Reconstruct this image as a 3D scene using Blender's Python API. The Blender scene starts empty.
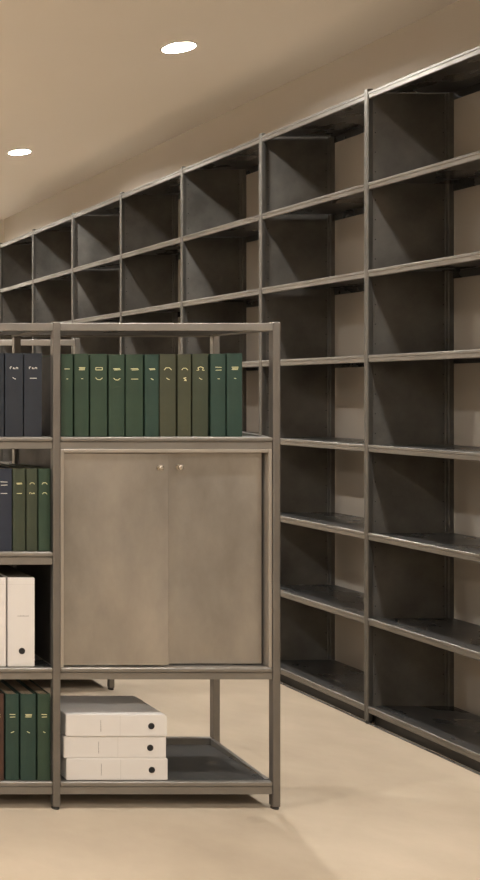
import bpy, bmesh, math, random
from mathutils import Vector, Matrix
from mathutils.geometry import delaunay_2d_cdt
random.seed(7)
PI = math.pi
scn = bpy.context.scene
COL = scn.collection

# ------------------------------------------------------------------ materials
def new_mat(name):
    m = bpy.data.materials.new(name); m.use_nodes = True
    nt = m.node_tree; b = nt.nodes['Principled BSDF']
    return m, nt, b

def mottled(name, c1, c2, rough=(.4, .6), metallic=0.0, scale=6.0, detail=6.0, stretch=(1, 1, 1), bump=0.0, spec=0.5, fine=0.0):
    """two-tone blotchy surface; colours are linear"""
    m, nt, b = new_mat(name); N, L = nt.nodes, nt.links
    tc = N.new('ShaderNodeTexCoord'); mp = N.new('ShaderNodeMapping'); mp.inputs['Scale'].default_value = stretch
    L.new(tc.outputs['Object'], mp.inputs['Vector'])
    n1 = N.new('ShaderNodeTexNoise'); n1.inputs['Scale'].default_value = scale; n1.inputs['Detail'].default_value = detail
    n1.inputs['Roughness'].default_value = .6
    L.new(mp.outputs[0], n1.inputs['Vector'])
    r = N.new('ShaderNodeValToRGB'); r.color_ramp.elements[0].position = .3; r.color_ramp.elements[1].position = .7
    r.color_ramp.elements[0].color = (*c1, 1); r.color_ramp.elements[1].color = (*c2, 1)
    L.new(n1.outputs['Fac'], r.inputs['Fac'])
    L.new(r.outputs['Color'], b.inputs['Base Color'])
    mr = N.new('ShaderNodeMapRange'); mr.inputs['To Min'].default_value = rough[0]; mr.inputs['To Max'].default_value = rough[1]
    mr.inputs['From Min'].default_value = .3; mr.inputs['From Max'].default_value = .7
    n2 = N.new('ShaderNodeTexNoise'); n2.inputs['Scale'].default_value = scale*1.7; n2.inputs['Detail'].default_value = 4
    L.new(mp.outputs[0], n2.inputs['Vector']); L.new(n2.outputs['Fac'], mr.inputs['Value'])
    L.new(mr.outputs[0], b.inputs['Roughness'])
    b.inputs['Metallic'].default_value = metallic
    b.inputs['Specular IOR Level'].default_value = spec
    if bump:
        n3 = N.new('ShaderNodeTexNoise'); n3.inputs['Scale'].default_value = fine or scale*20; n3.inputs['Detail'].default_value = 3
        L.new(mp.outputs[0], n3.inputs['Vector'])
        bp = N.new('ShaderNodeBump'); bp.inputs['Strength'].default_value = bump; bp.inputs['Distance'].default_value = .002
        L.new(n3.outputs['Fac'], bp.inputs['Height']); L.new(bp.outputs[0], b.inputs['Normal'])
    return m

M = {}
M['wall'] = mottled('beige_plaster', (.45, .405, .35), (.475, .43, .37), (.8, .9), scale=1.2, bump=.05, fine=60)
M['ceiling'] = mottled('ceiling_paint', (.83, .775, .70), (.85, .795, .72), (.85, .95), scale=.8, bump=.03, fine=50)
M['bounce_wall'] = mottled('bounce_wall_paint', (.80, .75, .68), (.82, .77, .70), (.8, .9), scale=1.2)  # paler than the right wall, to bounce light and make the end wall look lit
M['floor'] = mottled('screed', (.355, .288, .213), (.465, .386, .292), (.40, .55), scale=1.8, detail=10, bump=.04, fine=40, spec=.3)
M['steel'] = mottled('raw_steel', (.225, .210, .192), (.27, .254, .232), (.40, .50), metallic=.78, scale=5, detail=6)
M['door_steel'] = mottled('brushed_door_steel', (.235, .219, .199), (.47, .435, .385), (.34, .48), metallic=.78, scale=1.7, detail=8, stretch=(1.5, 1, .85), bump=.012)
M['rail_steel'] = mottled('bright_edge_steel', (.42, .395, .36), (.48, .45, .41), (.30, .40), metallic=.85, scale=8, detail=5)
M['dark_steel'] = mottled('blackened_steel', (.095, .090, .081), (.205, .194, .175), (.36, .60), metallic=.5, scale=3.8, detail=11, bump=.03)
M['shelf_steel'] = mottled('shelf_steel', (.095, .095, .095), (.145, .144, .142), (.22, .36), metallic=.7, scale=3.0, detail=8)
M['frame_steel'] = mottled('frame_steel', (.175, .162, .146), (.215, .20, .182), (.38, .48), metallic=.8, scale=5, detail=6)
M['edge_steel'] = mottled('shelf_edge_steel', (.165, .157, .145), (.215, .205, .19), (.30, .42), metallic=.85, scale=7, detail=5)
M['post_steel'] = mottled('post_steel', (.105, .099, .089), (.145, .137, .124), (.40, .50), metallic=.8, scale=6, detail=5)
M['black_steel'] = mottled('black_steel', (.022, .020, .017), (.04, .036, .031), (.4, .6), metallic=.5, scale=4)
M['rubber'] = mottled('black_rubber', (.012, .011, .01), (.02, .018, .016), (.6, .8))
M['hole'] = mottled('dark_hole', (.006, .006, .006), (.01, .01, .01), (.6, .8))
M['white'] = mottled('white_card', (.60, .575, .55), (.63, .605, .58), (.5, .6), scale=3, spec=.3)
M['paper'] = mottled('old_page_edges', (.20, .15, .10), (.32, .25, .17), (.8, .9), scale=30, stretch=(10, 1, 1))
M['top_shade'] = mottled('shaded_top_brown', (.055, .042, .030), (.10, .078, .055), (.8, .9), scale=25, stretch=(12, 1, 1))  # dark brown painted in as shade on the upright boxes' tops
M['ink'] = mottled('grey_ink', (.18, .17, .16), (.24, .23, .21), (.6, .7))
M['crease'] = mottled('card_crease', (.44, .42, .40), (.46, .44, .42), (.6, .7))
M['gold'] = mottled('gold_foil', (.62, .60, .32), (.78, .74, .46), (.35, .5), metallic=.35, scale=60)
M['silver'] = mottled('silver_foil', (.62, .60, .56), (.76, .74, .68), (.35, .5), metallic=.3, scale=60)
M['chrome'] = mottled('polished_steel', (.55, .52, .47), (.62, .58, .52), (.15, .22), metallic=1.0, scale=10)
M['trim'] = mottled('white_trim', (.60, .57, .53), (.64, .61, .57), (.4, .5))
def cloth(name, c):
    return mottled(name, tuple(v*.88 for v in c), tuple(v*1.12 for v in c), (.5, .65), scale=9, detail=6, bump=.08, fine=400, spec=.35)
M['green'] = cloth('green_cloth', (0.024, 0.046, 0.028))
M['blue_green'] = cloth('blue_green_cloth', (0.019, 0.043, 0.032))
M['olive'] = cloth('olive_cloth', (0.046, 0.05, 0.029))
M['moss'] = cloth('moss_cloth', (0.036, 0.045, 0.027))
M['navy'] = cloth('navy_cloth', (0.017, 0.021, 0.029))
M['blue'] = cloth('blue_cloth', (0.019, 0.024, 0.038))
M['brown'] = cloth('brown_cloth', (0.06, 0.03, 0.021))
m, nt, b = new_mat('lamp_lens')
b.inputs['Base Color'].default_value = (.9, .85, .8, 1)
b.inputs['Emission Color'].default_value = (1, .965, .91, 1)
b.inputs['Emission Strength'].default_value = 1200.0
M['lens'] = m

# ------------------------------------------------------------------ geometry helpers
def add_box(bm, x0, x1, y0, y1, z0, z1, bev=0.0, seg=1):
    t = bmesh.new()
    bmesh.ops.create_cube(t, size=1)
    for v in t.verts:
        v.co = Vector((x0+(v.co.x+.5)*(x1-x0), y0+(v.co.y+.5)*(y1-y0), z0+(v.co.z+.5)*(z1-z0)))
    if bev:
        bmesh.ops.bevel(t, geom=list(t.edges), offset=bev, segments=seg, affect='EDGES', profile=.5)
    join(bm, t)

def join(bm, t):
    me = bpy.data.meshes.new('tmp'); t.to_mesh(me); t.free()
    bm.from_mesh(me); bpy.data.meshes.remove(me)

def add_prism(bm, pts, a, b, axis):
    """polygon pts extruded from a to b along axis; pts are (x,z) for 'y', (x,y) for 'z', (y,z) for 'x'"""
    def P(p, t):
        return {'y': (p[0], t, p[1]), 'z': (p[0], p[1], t), 'x': (t, p[0], p[1])}[axis]
    t = bmesh.new()
    A = [t.verts.new(P(p, a)) for p in pts]; B = [t.verts.new(P(p, b)) for p in pts]
    t.faces.new(A); t.faces.new(B[::-1])
    n = len(pts)
    for i in range(n):
        t.faces.new((A[i], B[i], B[(i+1) % n], A[(i+1) % n]))
    bmesh.ops.recalc_face_normals(t, faces=list(t.faces))
    bmesh.ops.triangulate(t, faces=[f for f in t.faces if len(f.verts) > 4])
    join(bm, t)

def add_lathe(bm, prof, mat=Matrix(), n=32):
    """(r, z) profile turned round z, then moved by mat"""
    t = bmesh.new(); rings = []
    for r, z in prof:
        if r < 1e-6: rings.append([t.verts.new((0, 0, z))])
        else: rings.append([t.verts.new((r*math.cos(2*PI*k/n), r*math.sin(2*PI*k/n), z)) for k in range(n)])
    for a, b in zip(rings, rings[1:]):
        for k in range(n):
            vs = [a[k % len(a)], a[(k+1) % len(a)], b[(k+1) % len(b)], b[k % len(b)]]
            u = []
            for v in vs:
                if v not in u: u.append(v)
            if len(u) > 2: t.faces.new(u)
    bmesh.ops.recalc_face_normals(t, faces=list(t.faces))
    bmesh.ops.transform(t, matrix=mat, verts=list(t.verts))
    join(bm, t)

def obj(name, bm, mats, parent=None, origin=(0, 0, 0), smooth=False):
    """link a bmesh as ONE mesh object; its vertices are moved by -origin (the thing's base)"""
    me = bpy.data.meshes.new(name)
    o = Vector(origin)
    for v in bm.verts: v.co -= o
    if smooth:
        for f in bm.faces: f.smooth = True
    bm.to_mesh(me); bm.free()
    for mt in (mats if isinstance(mats, (list, tuple)) else [mats]): me.materials.append(mt)
    if smooth:
        try: me.set_sharp_from_angle(angle=math.radians(35))
        except Exception: pass
    ob = bpy.data.objects.new(name, me); COL.objects.link(ob)
    if parent: ob.parent = parent
    return ob

def thing(name, label, cat, loc=(0, 0, 0), rotz=0.0, group=None):
    o = bpy.data.objects.new(name, None); COL.objects.link(o)
    o.empty_display_size = .05; o.location = loc; o.rotation_euler = (0, 0, rotz)
    o['label'] = label; o['category'] = cat
    if group: o['group'] = group
    return o

def struct(name, x0, x1, y0, y1, z0, z1, mt):
    bm = bmesh.new(); add_box(bm, x0, x1, y0, y1, z0, z1)
    o = obj(name, bm, mt); o['kind'] = 'structure'; return o

ROT_FRONT = Matrix.Rotation(PI/2, 4, 'X')          # lathe axis z -> towards -y (the viewer's side)

# ------------------------------------------------------------------ room
EYE = 1.434
CEIL = 3.122
XW, XL, YB, YF = 3.51, -3.6, 9.72, -3.2             # right wall, left wall, end wall, wall behind the viewer
struct('floor', XL-.1, XW+.1, YF-.1, YB+.1, -.1, 0, M['floor'])
struct('wall_right', XW, XW+.1, YF-.1, YB+.1, 0, CEIL, M['wall'])
struct('wall_left', XL-.1, XL, YF-.1, YB+.1, 0, CEIL, M['bounce_wall'])
struct('wall_end', XL, XW, YB, YB+.1, 0, CEIL, M['bounce_wall'])
struct('wall_front', XL, XW, YF-.1, YF, 0, CEIL, M['bounce_wall'])

# ------------------------------------------------------------------ ceiling and its recessed downlights
LAMPS = [(2.612, 4.865, 'glowing round recessed downlight in the ceiling, the nearer and larger of the two in view', 'downlights over the aisle'),
         (2.635, 6.99, 'small glowing round recessed downlight farther down the ceiling, near the end wall', 'downlights over the aisle')]
for y in (.62, 2.74, 9.10):
    LAMPS.append((2.62, y, 'round recessed downlight over the aisle outside the pictured stretch of ceiling', 'downlights over the aisle, out of view'))
for x in (.25, -2.1):  # lamp rows out of view, added to light the room
    for y in (-1.5, .62, 2.74, 4.865, 6.99, 9.10):
        LAMPS.append((x, y, 'unseen round recessed downlight added to light the open side of the room', 'added downlights over the open room, out of view'))
HOLE, CAN, NS = .076, .018, 32                      # opening radius, depth of the lens above the ceiling
pts = [Vector(p) for p in ((XL-.1, YF-.1), (XW+.1, YF-.1), (XW+.1, YB+.1), (XL-.1, YB+.1))]
edges = [(0, 1), (1, 2), (2, 3), (3, 0)]
for lx, ly, _, _ in LAMPS:
    b0 = len(pts)
    pts += [Vector((lx+HOLE*math.cos(2*PI*k/NS), ly+HOLE*math.sin(2*PI*k/NS))) for k in range(NS)]
    edges += [(b0+k, b0+(k+1) % NS) for k in range(NS)]
cv, _, cf, _, _, _ = delaunay_2d_cdt(pts, edges, [], 1, 1e-6)
bm = bmesh.new()
vv = [bm.verts.new((v.x, v.y, CEIL)) for v in cv]
for f in cf:
    c = sum((cv[i] for i in f), Vector((0, 0)))/len(f)
    if any((c-Vector((lx, ly))).length < HOLE*.99 for lx, ly, _, _ in LAMPS): continue
    bm.faces.new([vv[i] for i in f])
ex = bmesh.ops.extrude_face_region(bm, geom=list(bm.faces))
for g in ex['geom']:
    if isinstance(g, bmesh.types.BMVert): g.co.z += .1
bmesh.ops.recalc_face_normals(bm, faces=list(bm.faces))
o = obj('ceiling', bm, M['ceiling']); o['kind'] = 'structure'

for lx, ly, lab, grp in LAMPS:
    t = thing('recessed_downlight', lab, 'ceiling light', (lx, ly, CEIL), 0, grp)
    bm = bmesh.new()                                # flange and white conical reflector
    add_lathe(bm, [(.071, -.001), (.073, -.004), (.080, -.0035), (.083, 0), (.0755, 0), (.073, .06), (0, .06), (0, .057), (.060, .057), (.060, CAN), (.071, -.001)])
    obj('reflector', bm, M['trim'], t, smooth=True)
    bm = bmesh.new()
    add_lathe(bm, [(0, CAN), (.0595, CAN), (.0595, CAN+.003), (0, CAN+.003)])
    obj('lens', bm, M['lens'], t)

# ------------------------------------------------------------------ tall shelving along the right wall
D = 3.118                                           # front face of its posts
PW = .024                                           # post width
XR = 3.468                                          # front of rear posts
BAY = .740
POSTS = [4.300 + BAY*(k-1) for k in range(9)]
POSTS.insert(0, POSTS[0]-BAY)
ZL = [2.729, 2.336, 1.959, 1.592, 1.205, .825, .458, .078]   # top faces of the shelf boards
base = (D, POSTS[0], 0)
sh = thing('wall_shelving', 'tall run of dark steel open shelving lining the right wall, all its shelves empty', 'shelving', base)
for k, y in enumerate(POSTS):
    for rear in (0, 1):
        x0 = D if not rear else XR
        bm = bmesh.new()
        add_box(bm, x0, x0+PW, y-PW/2, y+PW/2, .012, 2.744, .004, 2)
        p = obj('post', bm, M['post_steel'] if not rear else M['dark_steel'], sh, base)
        bm = bmesh.new()
        add_lathe(bm, [(0, 0), (.011, 0), (.012, .003), (.010, .008), (.010, .0125), (0, .0125)], Matrix.Translation((x0+PW/2, y, 0)), 16)
        obj('foot', bm, M['rubber'], p, base, smooth=True)
    # side panel between the front and the rear post, with its flanges and rows of bolt holes
    bm = bmesh.new()
    add_box(bm, D+PW-.002, XR+.002, y-.0015, y+.0015, .05, 2.727)
    add_box(bm, D+PW-.002, D+PW+.010, y-.006, y+.006, .05, 2.727, .001)
    add_box(bm, XR-.010, XR+.002, y-.006, y+.006, .05, 2.727, .001)
    nf = len(bm.faces)
    for zt in ZL[1:]:
        for j in range(4):
            for xx in (D+PW+.016, XR-.016):
                z = zt+.05+j*.085
                add_lathe(bm, [(0, .0006), (.0026, .0006), (.0026, 0), (0, 0)], Matrix.Translation((xx, y-.0015, z)) @ ROT_FRONT, 8)
    bm.faces.ensure_lookup_table()
    for f in bm.faces[nf:]: f.material_index = 1
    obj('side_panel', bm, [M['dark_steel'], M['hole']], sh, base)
XF = D+.004
for k in range(len(POSTS)-1):
    ya, yb = POSTS[k]+.0065, POSTS[k+1]-.0065
    pa, pb = POSTS[k]+PW/2, POSTS[k+1]-PW/2
    for i, z in enumerate(ZL):
        # tray: plate with down-turned front and rear lips
        bm = bmesh.new()
        XB = XR+PW
        add_prism(bm, [(D+.030, z), (XB-.032, z), (XB-.032, z-.003), (D+.030, z-.003)], ya, yb, 'y')
        add_box(bm, XB-.033, XB-.003, pa, pb, z-.003, z)
        add_box(bm, XB-.006, XB-.003, pa, pb, z-.036, z-.003)
        s = obj('shelf', bm, M['shelf_steel'], sh, base)
        # front edge: beaded lip, folded from the same sheet
        bm = bmesh.new()
        add_prism(bm, [(XF+.026, z+.001), (XF-.001, z+.001), (XF-.003, z-.001), (XF-.003, z-.009), (XF, z-.012),
                       (XF, z-.027), (XF+.003, z-.030), (XF+.012, z-.030), (XF+.012, z-.027), (XF+.004, z-.025), (XF+.004, z-.003), (XF+.026, z-.003)], pa, pb, 'y')
        obj('front_edge', bm, M['edge_steel'], s, base)

    bm = bmesh.new(); add_box(bm, D+.030, D+.036, pa, pb, 0, .046)
    obj('toe_gap_shade', bm, M['black_steel'], sh, base)  # black strip added to deepen the shadow under the bottom shelf
    bm = bmesh.new(); add_box(bm, D+.004, D+.012, pa, pb, 0, .006, .001)
    obj('floor_rail', bm, M['shelf_steel'], sh, base)

# ------------------------------------------------------------------ free-standing low cabinet in front
Y0, Y1 = 3.41, 3.795                                # front and rear faces
XM, XRR, XLL = 1.4134, 2.1683, .6585                  # post centre lines
CP = .026
cbase = (XM, (Y0+Y1)/2, 0)
cab = thing('shelving_cabinet', 'low free-standing grey steel shelving cabinet with two sliding doors, holding books and white box files', 'cabinet', cbase)
def cpart(name, bm, mt, parent=cab, smooth=False): return obj(name, bm, mt, parent, cbase, smooth)
for px in (XLL, XM, XRR):
    for ya, yb in ((Y0, Y0+CP), (Y1-CP, Y1)):
        bm = bmesh.new()
        add_box(bm, px-CP/2, px+CP/2, ya, yb, .009, 1.6746, .0035, 2)
        p = cpart('post', bm, M['frame_steel'])
        bm = bmesh.new()
        add_lathe(bm, [(0, 0), (.0125, 0), (.0135, .003), (.012, .007), (.012, .0095), (0, .0095)], Matrix.Translation((px, (ya+yb)/2, 0)), 16)
        cpart('foot', bm, M['rubber'], p, True)
def beam(bm, x0, x1, y, d, z0, z1):
    """front beam: bright upper bead standing 2 mm proud, plain web below"""
    zb = z1-(z1-z0)*.38
    add_box(bm, x0, x1, y+.002*d, y+.020*d if d > 0 else y+.020*d, z0, zb, .0012)
    a, b_ = sorted((y, y+.022*d))
    add_box(bm, x0, x1, a, b_, zb, z1, .0016, 2)
def xbox(bm, x0, x1, ya, yb, z0, z1, bev=0.0):
    a, b_ = sorted((ya, yb)); add_box(bm, x0, x1, a, b_, z0, z1, bev)
BAYS = [(XLL+CP/2, XM-CP/2), (XM+CP/2, XRR-CP/2)]
def cab_shelf(x0, x1, z0, z1, name='shelf', sides=True):
    zt = z1-.0005
    bm = bmesh.new()
    add_box(bm, x0-.006, x1+.006, Y0+.022, Y1-.020, zt-.003, zt)
    s = cpart(name, bm, M['shelf_steel'])
    bm = bmesh.new()
    zb = z1-(z1-z0)*.40
    add_box(bm, x0, x1, Y0+.005, Y0+.021, z0, zb-.0005, .0012)
    add_box(bm, x0, x1, Y0+.001, Y0+.023, zb+.0005, z1, .005, 3)
    cpart('front_beam', bm, M['steel'], s)
    bm = bmesh.new()
    add_box(bm, x0, x1, Y1-.021, Y1-.003, z0, z1+.024, .0015)
    cpart('rear_beam', bm, M['steel'], s)
    for xx in (x0-.003, x1-.015):
        bm = bmesh.new()
        if xx > XM+.1:                              # open end: a flange that rises towards the rear stop
            add_prism(bm, [(Y0+CP, z0+.006), (Y1-CP, z0+.006), (Y1-CP, z1+.023), (Y0+CP+.02, z1+.002), (Y0+CP, z1-.001)], xx+.004, xx+.018, 'x')
        else:
            add_box(bm, xx, xx+.018, Y0+CP, Y1-CP, z0+.006, z1-.0035, .0012)
        cpart('side_beam', bm, M['steel'], s)
    return s
# top frame with its thin top panel
for x0, x1 in BAYS:
    bm = bmesh.new()
    add_box(bm, x0-.005, x1+.005, Y0+.02, Y1-.02, 1.6488, 1.6518)
    s = cpart('top_panel', bm, M['shelf_steel'])
    bm = bmesh.new()
    add_box(bm, x0, x1, Y0+.002, Y0+.022, 1.6438, 1.6706, .002, 2)
    cpart('front_beam', bm, M['steel'], s)
    bm = bmesh.new()
    add_box(bm, x0, x1, Y1-.022, Y1-.002, 1.6438, 1.6706, .002, 2)
    cpart('rear_beam', bm, M['steel'], s)
    for xx in (x0-.003, x1-.012):
        bm = bmesh.new()
        add_box(bm, xx, xx+.015, Y0+CP, Y1-CP, 1.6438, 1.6700, .0015)
        cpart('side_beam', bm, M['steel'], s)
LEV = [(1.2384, 1.2796), (.8405, .8851), (.4462, .4868), (.0514, .0960)]
for i, (z0, z1) in enumerate(LEV):
    cab_shelf(*BAYS[0], z0, z1)
    if i != 1: cab_shelf(*BAYS[1], z0, z1)
# the closed compartment of the right bay: side panels, back, track frame, two sliding doors
bx0, bx1 = BAYS[1]
zc0, zc1 = .4868, 1.2384
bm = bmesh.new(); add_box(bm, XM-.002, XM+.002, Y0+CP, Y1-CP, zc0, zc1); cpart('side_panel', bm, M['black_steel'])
bm = bmesh.new(); add_box(bm, *BAYS[0], Y1-.014, Y1-.010, .4868, .8405); cpart('back_panel', bm, M['dark_steel'])  # left bay: panel added to darken the third shelf
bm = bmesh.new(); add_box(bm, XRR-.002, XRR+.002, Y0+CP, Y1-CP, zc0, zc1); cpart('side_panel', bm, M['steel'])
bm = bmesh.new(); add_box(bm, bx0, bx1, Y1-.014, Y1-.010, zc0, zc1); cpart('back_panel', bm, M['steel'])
bm = bmesh.new()
add_box(bm, bx0+.001, bx0+.013, Y0+.004, Y0+.060, zc0, zc1, .002, 2)
add_box(bm, bx1-.013, bx1-.001, Y0+.004, Y0+.060, zc0, zc1, .002, 2)
add_box(bm, bx0+.013, bx1-.013, Y0+.004, Y0+.060, zc1-.013, zc1, .002, 2)
add_box(bm, bx0+.013, bx1-.013, Y0+.006, Y0+.060, zc0, zc0+.0012)
cpart('door_frame', bm, M['rail_steel'])
xs = 1.8055
def door(x0, x1, y, knob_x):
    bm = bmesh.new()
    add_box(bm, x0, x1, y, y+.012, zc0+.0055, zc1-.015, .002, 2)
    d = cpart('sliding_door', bm, M['door_steel'])
    bm = bmesh.new()
    add_lathe(bm, [(0, .020), (.005, .020), (.0085, .0175), (.009, .013), (.0055, .008), (.0045, .002), (.010, .0015), (.010, 0), (0, 0)],
              Matrix.Translation((knob_x, y, 1.1735)) @ ROT_FRONT, 20)
    cpart('knob', bm, M['chrome'], d, True)
door(bx0+.0155, xs, Y0+.014, xs-.034)
door(xs-.02, bx1-.018, Y0+.034, xs+.044)

# ------------------------------------------------------------------ second rack standing behind the cabinet
RY0, RY1 = 4.78, 5.185
RX1, RX0 = 2.246, 0.70
rbase = ((RX0+RX1)/2, (RY0+RY1)/2, 0)
rk = thing('step_rack', 'grey steel rack standing behind the cabinet, only its top rail and one foot showing', 'rack', rbase)
def rpart(name, bm, mt, parent=rk, smooth=False): return obj(name, bm, mt, parent, rbase, smooth)
RP = [RX0, (RX0+RX1)/2, RX1]
for px in RP:
    for ya, ht in ((RY0, 1.285), (RY1-CP, 1.712)):
        bm = bmesh.new(); add_box(bm, px-CP/2, px+CP/2, ya, ya+CP, .009, ht, .0035, 2)
        p = rpart('post', bm, M['frame_steel'])
        bm = bmesh.new()
        add_lathe(bm, [(0, 0), (.0125, 0), (.0135, .003), (.012, .007), (.012, .0095), (0, .0095)], Matrix.Translation((px, ya+CP/2, 0)), 16)
        rpart('foot', bm, M['rubber'], p, True)
for a, b_ in zip(RP, RP[1:]):
    x0, x1 = a+CP/2, b_-CP/2
    bm = bmesh.new(); add_box(bm, x0, x1, RY1-.024, RY1-.002, 1.676, 1.706, .002, 2)
    rpart('top_rail', bm, M['rail_steel'])
    for z0, z1 in LEV:
        bm = bmesh.new()
        add_box(bm, x0-.006, x1+.006, RY0+.022, RY1-.020, z1-.012, z1-.009)
        s = rpart('shelf', bm, M['shelf_steel'])
        for ya in (RY0+.002, RY1-.022):
            bm = bmesh.new(); add_box(bm, x0, x1, ya, ya+.02, z0, z1, .002)
            rpart('beam', bm, M['steel'], s)

# ------------------------------------------------------------------ bound volumes
SAG = .0025
STROKES = {   # marks in units of the spine width (u) and of its width again (v), as polylines
    'dash': [[(-.26, 0), (.26, 0)]],
    'thick': [[(-.26, .03), (.22, .05)], [(-.2, -.05), (.26, -.03)]],
    'dot': [[(-.08, 0), (.10, -.02)]],
    'tick': [[(-.12, .06), (.02, -.04), (.12, -.06)]],
    'block': [[(-.24, .09), (.26, .09)], [(-.20, 0), (.24, 0)], [(-.24, -.09), (.22, -.09)]],
    'smile': [[(-.26, .08), (-.14, -.06), (.08, -.08), (.26, .06)]],
    'cap': [[(-.26, -.08), (-.14, .08), (.10, .08), (.26, -.08)]],
    'omega': [[(-.28, -.12), (-.12, -.10), (-.20, .06), (0, .14), (.20, .06), (.12, -.10), (.28, -.12)]],
    'ring': [[(-.22, -.08), (-.22, .08), (.22, .08), (.22, -.08), (-.22, -.08)]],
    'ess': [[(.12, .14), (-.14, .08), (.12, -.04), (-.06, -.14), (.18, -.16)]],
    'two': [[(-.24, .12), (.24, .10)], [(-.22, -.12), (.24, -.10)]],
    'word': [[(-.30, -.06), (-.30, .10), (-.18, .10)], [(-.08, -.06), (-.06, .06), (.04, -.06)], [(.12, -.06), (.14, .06), (.26, .05), (.26, -.06)]],
    'slant': [[(-.16, -.06), (.16, .06)]],
}
def volume(cx, front, z, w, h, depth, mt, rows, label, group, foil='gold', name='bound_volume', tilt=0.0):
    """hardback: wrapped cover with a rounded spine, page block, foil marks; base at the spine's foot"""
    t = thing(name, label, 'book', (cx, front, z), tilt, group)
    hw, th = w/2, .003
    def sy(u): return SAG*(2*u/w)**2
    n = 10
    outer = [(-hw, depth)] + [(-hw+w*i/n, sy(-hw+w*i/n)) for i in range(n+1)] + [(hw, depth)]
    iw = hw-th
    inner = [(iw, depth)] + [(iw-2*iw*i/n, th+sy(iw-2*iw*i/n)) for i in range(n+1)] + [(-iw, depth)]
    bm = bmesh.new()
    lo = [bm.verts.new((x, y, 0)) for x, y in outer+inner]; hi = [bm.verts.new((x, y, h)) for x, y in outer+inner]
    N = len(lo)
    for i in range(N):
        bm.faces.new((lo[i], lo[(i+1) % N], hi[(i+1) % N], hi[i]))
    m_ = len(outer)
    for i in range(m_-1):
        j, k = N-1-i, N-2-i
        bm.faces.new((lo[i], lo[j], lo[k], lo[i+1])); bm.faces.new((hi[i], hi[i+1], hi[k], hi[j]))
    bmesh.ops.recalc_face_normals(bm, faces=list(bm.faces))
    obj('cover', bm, mt, t, smooth=True)
    bm = bmesh.new()
    add_box(bm, -iw, iw, th+SAG+.0005, depth-.005, .004, h-.004)
    obj('page_block', bm, M['paper'], t)
    bm = bmesh.new(); s = .0022
    for frac, key, k in rows:
        for pl in STROKES[key]:
            for (u0, v0), (u1, v1) in zip(pl, pl[1:]):
                a = Vector((u0*w*k, 0, h*frac+v0*w*k)); c = Vector((u1*w*k, 0, h*frac+v1*w*k))
                nseg = 4
                for q in range(nseg):
                    p0 = a.lerp(c, q/nseg); p1 = a.lerp(c, (q+1)/nseg)
                    dirv = (p1-p0).normalized(); nn = Vector((-dirv.z, 0, dirv.x))*s*.5
                    vs = []
                    for pp, sg in ((p0, -1), (p1, -1), (p1, 1), (p0, 1)):
                        qv = pp+nn*sg
                        vs.append((qv.x, sy(qv.x), qv.z))
                    bot = [bm.verts.new((x, y, zz)) for x, y, zz in vs]
                    top = [bm.verts.new((x, y-.0005, zz)) for x, y, zz in vs]
                    bm.faces.new(top)
                    for i in range(4):
                        bm.faces.new((bot[i], bot[(i+1) % 4], top[(i+1) % 4], top[i]))
    bmesh.ops.recalc_face_normals(bm, faces=list(bm.faces))
    obj('spine_lettering', bm, M[foil], t)
    return t
S = 994/3.422                                          # photo pixels per metre on the cabinet's front plane
FX = lambda px: (px+355)/S
ORD = ['first', 'second', 'third', 'fourth', 'fifth', 'sixth', 'seventh', 'eighth', 'ninth', 'tenth', 'eleventh']
FRONT = Y0+.012
# row above the doors
row = [(61.5, 73, 'green', 'dash', 'dot'), (75, 89, 'green', 'block', 'dot'), (91, 107.5, 'green', 'ring', 'smile'), (109.5, 125, 'green', 'thick', 'smile'),
       (126.5, 143.5, 'green', 'thick', 'dash'), (145.5, 159, 'blue_green', 'thick', 'tick'), (160.5, 176.5, 'olive', 'cap', 'tick'), (178.5, 191.5, 'olive', 'cap', 'ess'),
       (193.5, 209, 'moss', 'omega', 'tick'), (211.5, 226, 'blue_green', 'two', 'dot'), (227.5, 242.5, 'blue_green', 'block', 'dot')]
zs = 1.2796
for i, (a, b_, c, r1, r2) in enumerate(row):
    cn = {'green': 'dark green', 'blue_green': 'bluish green', 'olive': 'olive green', 'moss': 'mossy green'}[c]
    h = 1.434+(392-354.2)/S-zs + random.uniform(-.002, .002)
    if i == 0: lab = f'{cn} bound volume touching the middle post, first in the row above the doors'
    elif i == 10: lab = f'{cn} bound volume ending the row above the doors, farthest from the middle post'
    else: lab = f'{cn} bound volume, {ORD[i]} from the middle post in the row above the doors'
    volume(FX((a+b_)/2), FRONT+random.uniform(0, .004), zs+.001, (b_-a)/S, h, .262, M[c], [(.82, r1, .9), (.70, r2, .8)], lab, 'green volumes above the doors')
be = thing('shade_plate', 'added black shade plate between the middle post and the first green volume', 'shade_plate', (XM+.0155, FRONT, zs+.0005))
bm = bmesh.new(); add_box(bm, 0, .0015, .006, .262, 0, .279); obj('upright_plate', bm, M['black_steel'], be)  # plate added to blacken the shaded gap beside the volume
# dark volumes on the top shelf of the left bay
for i, (a, b_) in enumerate([(-14, 4), (5.5, 23.5), (25, 42.5)]):
    lab = ['dark navy bound volume cut by the photo edge, on the top left shelf', 'dark navy bound volume between two others on the top shelf of the left bay',
           'dark navy bound volume nearest the middle post on the top shelf of the left bay'][i]
    volume(FX((a+b_)/2), FRONT+.002*i, zs+.001, (b_-a)/S, 1.434+(392-353.5)/S-zs, .262, M['navy'], [(.82, 'word', .75), (.70, 'dash' if i == 2 else 'tick', .75)], lab,
           'navy volumes on the top shelf', foil='silver')
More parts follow.
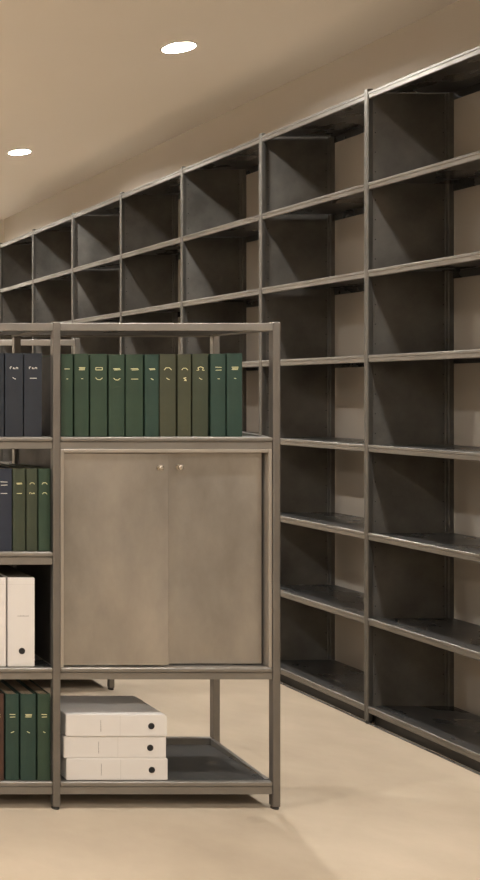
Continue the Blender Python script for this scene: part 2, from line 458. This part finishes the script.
# second shelf of the left bay
zs = .8851
for i, (a, b_, c, r1, r2) in enumerate([(-4, 12, 'blue', 'two', 'dash'), (13.2, 25.5, 'moss', 'thick', 'dash'), (27, 37.5, 'moss', 'cap', 'word'), (39, 50.5, 'green', 'cap', 'cap')]):
    lab = ['dark blue bound volume beside three green ones on the second shelf', 'mossy green bound volume beside the dark blue one on the second shelf',
           'slim mossy green bound volume between two green ones on the second shelf', 'green bound volume nearest the middle post on the second shelf'][i]
    volume(FX((a+b_)/2), FRONT, zs+.001, (b_-a)/S, 1.434-(469-392)/S-zs, .262, M[c], [(.82, r1, .9), (.70, r2, .8)], lab, 'volumes on the second shelf', foil='silver' if i == 0 else 'gold')
# bottom shelf of the left bay
zs = .0960
for i, (a, b_, c, r1, r2) in enumerate([(-9, 4, 'brown', 'two', 'dot'), (6, 19, 'blue_green', 'two', 'slant'), (21, 36, 'blue_green', 'block', 'tick'), (38, 50.5, 'green', 'two', 'tick')]):
    lab = ['reddish brown bound volume beside three green ones on the bottom shelf', 'dark green bound volume beside the reddish brown one on the bottom shelf',
           'dark green bound volume between two green ones on the bottom shelf', 'dark green bound volume nearest the middle post on the bottom shelf'][i]
    volume(FX((a+b_)/2), FRONT, zs+.001, (b_-a)/S, 1.434-(694.5-392)/S-zs, .262, M[c], [(.75, r1, .9), (.56, r2, .8)], lab, 'volumes on the bottom shelf')

# ------------------------------------------------------------------ white box files
def box_file(name, label, loc, rotz, w, d, h, standing, group, round_=.004):
    """card box: body with soft corners, black finger hole on the spine, printed line"""
    t = thing(name, label, 'box file', loc, rotz, group)
    bm = bmesh.new()
    tb = bmesh.new(); bmesh.ops.create_cube(tb, size=1)
    for v in tb.verts: v.co = Vector((v.co.x*w, (v.co.y+.5)*d, (v.co.z+.5)*h))
    if standing:
        es = list(tb.edges); bmesh.ops.bevel(tb, geom=es, offset=.0018, segments=2, affect='EDGES')
    else:
        es = [e for e in tb.edges if abs(e.verts[0].co.y-e.verts[1].co.y) > .01 and e.verts[0].co.x > 0 and e.verts[0].co.z > h/2]
        bmesh.ops.bevel(tb, geom=es, offset=round_, segments=5, affect='EDGES', profile=.5)
        bmesh.ops.bevel(tb, geom=[e for e in tb.edges if e.calc_face_angle(0) > .9], offset=.0018, segments=2, affect='EDGES')
    join(bm, tb)
    obj('body', bm, M['white'], t, smooth=True)
    if standing:                                    # brown slab added on top, its colour standing in for shade
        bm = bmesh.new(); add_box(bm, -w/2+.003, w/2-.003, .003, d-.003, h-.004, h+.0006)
        obj('top_shade_slab', bm, M['top_shade'], t)
    hx, hz = (0.002, .054) if standing else (w/2-.055, h*.47)
    T = Matrix.Translation((hx, 0, hz)) @ ROT_FRONT
    bm = bmesh.new(); add_lathe(bm, [(0, .0004), (.0082, .0004), (.0082, 0), (0, 0)], T, 24)
    obj('finger_hole', bm, M['hole'], t)
    bm = bmesh.new(); add_lathe(bm, [(.0080, .0006), (.0086, .0016), (.0102, .0014), (.0112, 0), (.0080, 0), (.0080, .0006)], T, 24)
    obj('finger_ring', bm, M['rubber'], t, smooth=True)
    bm = bmesh.new()
    if standing:
        x = -.013
        while x < .022:
            l = random.uniform(.002, .005); add_box(bm, x, x+l, -.0003, .0002, h*.565, h*.565+random.uniform(.0018, .0030)); x += l+.0012
    else:
        z = h*.22
        while z < h*.75:
            l = random.uniform(.002, .006); xx = -w/2+.119
            add_box(bm, xx, xx+random.uniform(.0012, .0022), -.0003, .0002, z, z+l); z += l+.001
    obj('printed_title', bm, M['ink'], t)
    bm = bmesh.new()
    if standing: add_box(bm, -w/2+.002, w/2-.002, -.0003, .0002, h-.0235, h-.0228)
    else: add_box(bm, -w/2+.186, -w/2+.1868, -.0003, .0002, .003, h-.003)
    obj('crease', bm, M['crease'], t)
    return t
zs = .4868
hb = 1.434-(578-392)/S-zs
for a, b_, lab in [(-20, 6.3, 'white box file standing upright, cut by the photo edge, beside another on the third shelf'),
                   (8.2, 35, 'white box file standing upright nearest the middle post on the third shelf')]:
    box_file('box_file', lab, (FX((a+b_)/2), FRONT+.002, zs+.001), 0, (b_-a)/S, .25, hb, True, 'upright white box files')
zs = .0960
hh = .0750
for i, (xc, lab) in enumerate([(FX(117.3), 'white box file lying flat on the bottom shelf under the doors, lowest of its stack'),
                               (FX(115.4), 'white box file lying flat, in the middle of the stack under the doors'),
                               (FX(116.8), 'white box file lying flat on top of the stack under the doors')]):
    box_file('box_file', lab, (xc, FRONT+.001+.002*(i == 1), zs+.001+i*(hh+.0006)), 0, .349+.004*(i == 1), .215, hh, False, 'white box files lying in a stack', .013 if i == 2 else .004)

# ------------------------------------------------------------------ camera, world, view
w = bpy.data.worlds.new('world'); scn.world = w; w.use_nodes = True
w.node_tree.nodes['Background'].inputs['Color'].default_value = (.9, .8, .65, 1)
w.node_tree.nodes['Background'].inputs['Strength'].default_value = .02
cam = bpy.data.cameras.new('camera'); co = bpy.data.objects.new('camera', cam); COL.objects.link(co)
co.location = (0, 0, EYE); co.rotation_euler = (PI/2, 0, 0)
cam.sensor_fit = 'HORIZONTAL'; cam.sensor_width = 36; cam.lens = 994/480*36
cam.shift_x = (240+355)/480; cam.shift_y = -(440-392)/480
cam.clip_start = .05; cam.clip_end = 60
scn.camera = co
scn.view_settings.view_transform = 'Standard'; scn.view_settings.look = 'None'
scn.view_settings.gamma = 1; scn.view_settings.use_curve_mapping = False
scn.view_settings.exposure = 0.0
scn.cycles.use_denoising = True
scn.cycles.caustics_reflective = False; scn.cycles.caustics_refractive = False
scn.cycles.max_bounces = 12; scn.cycles.diffuse_bounces = 8; scn.cycles.glossy_bounces = 6
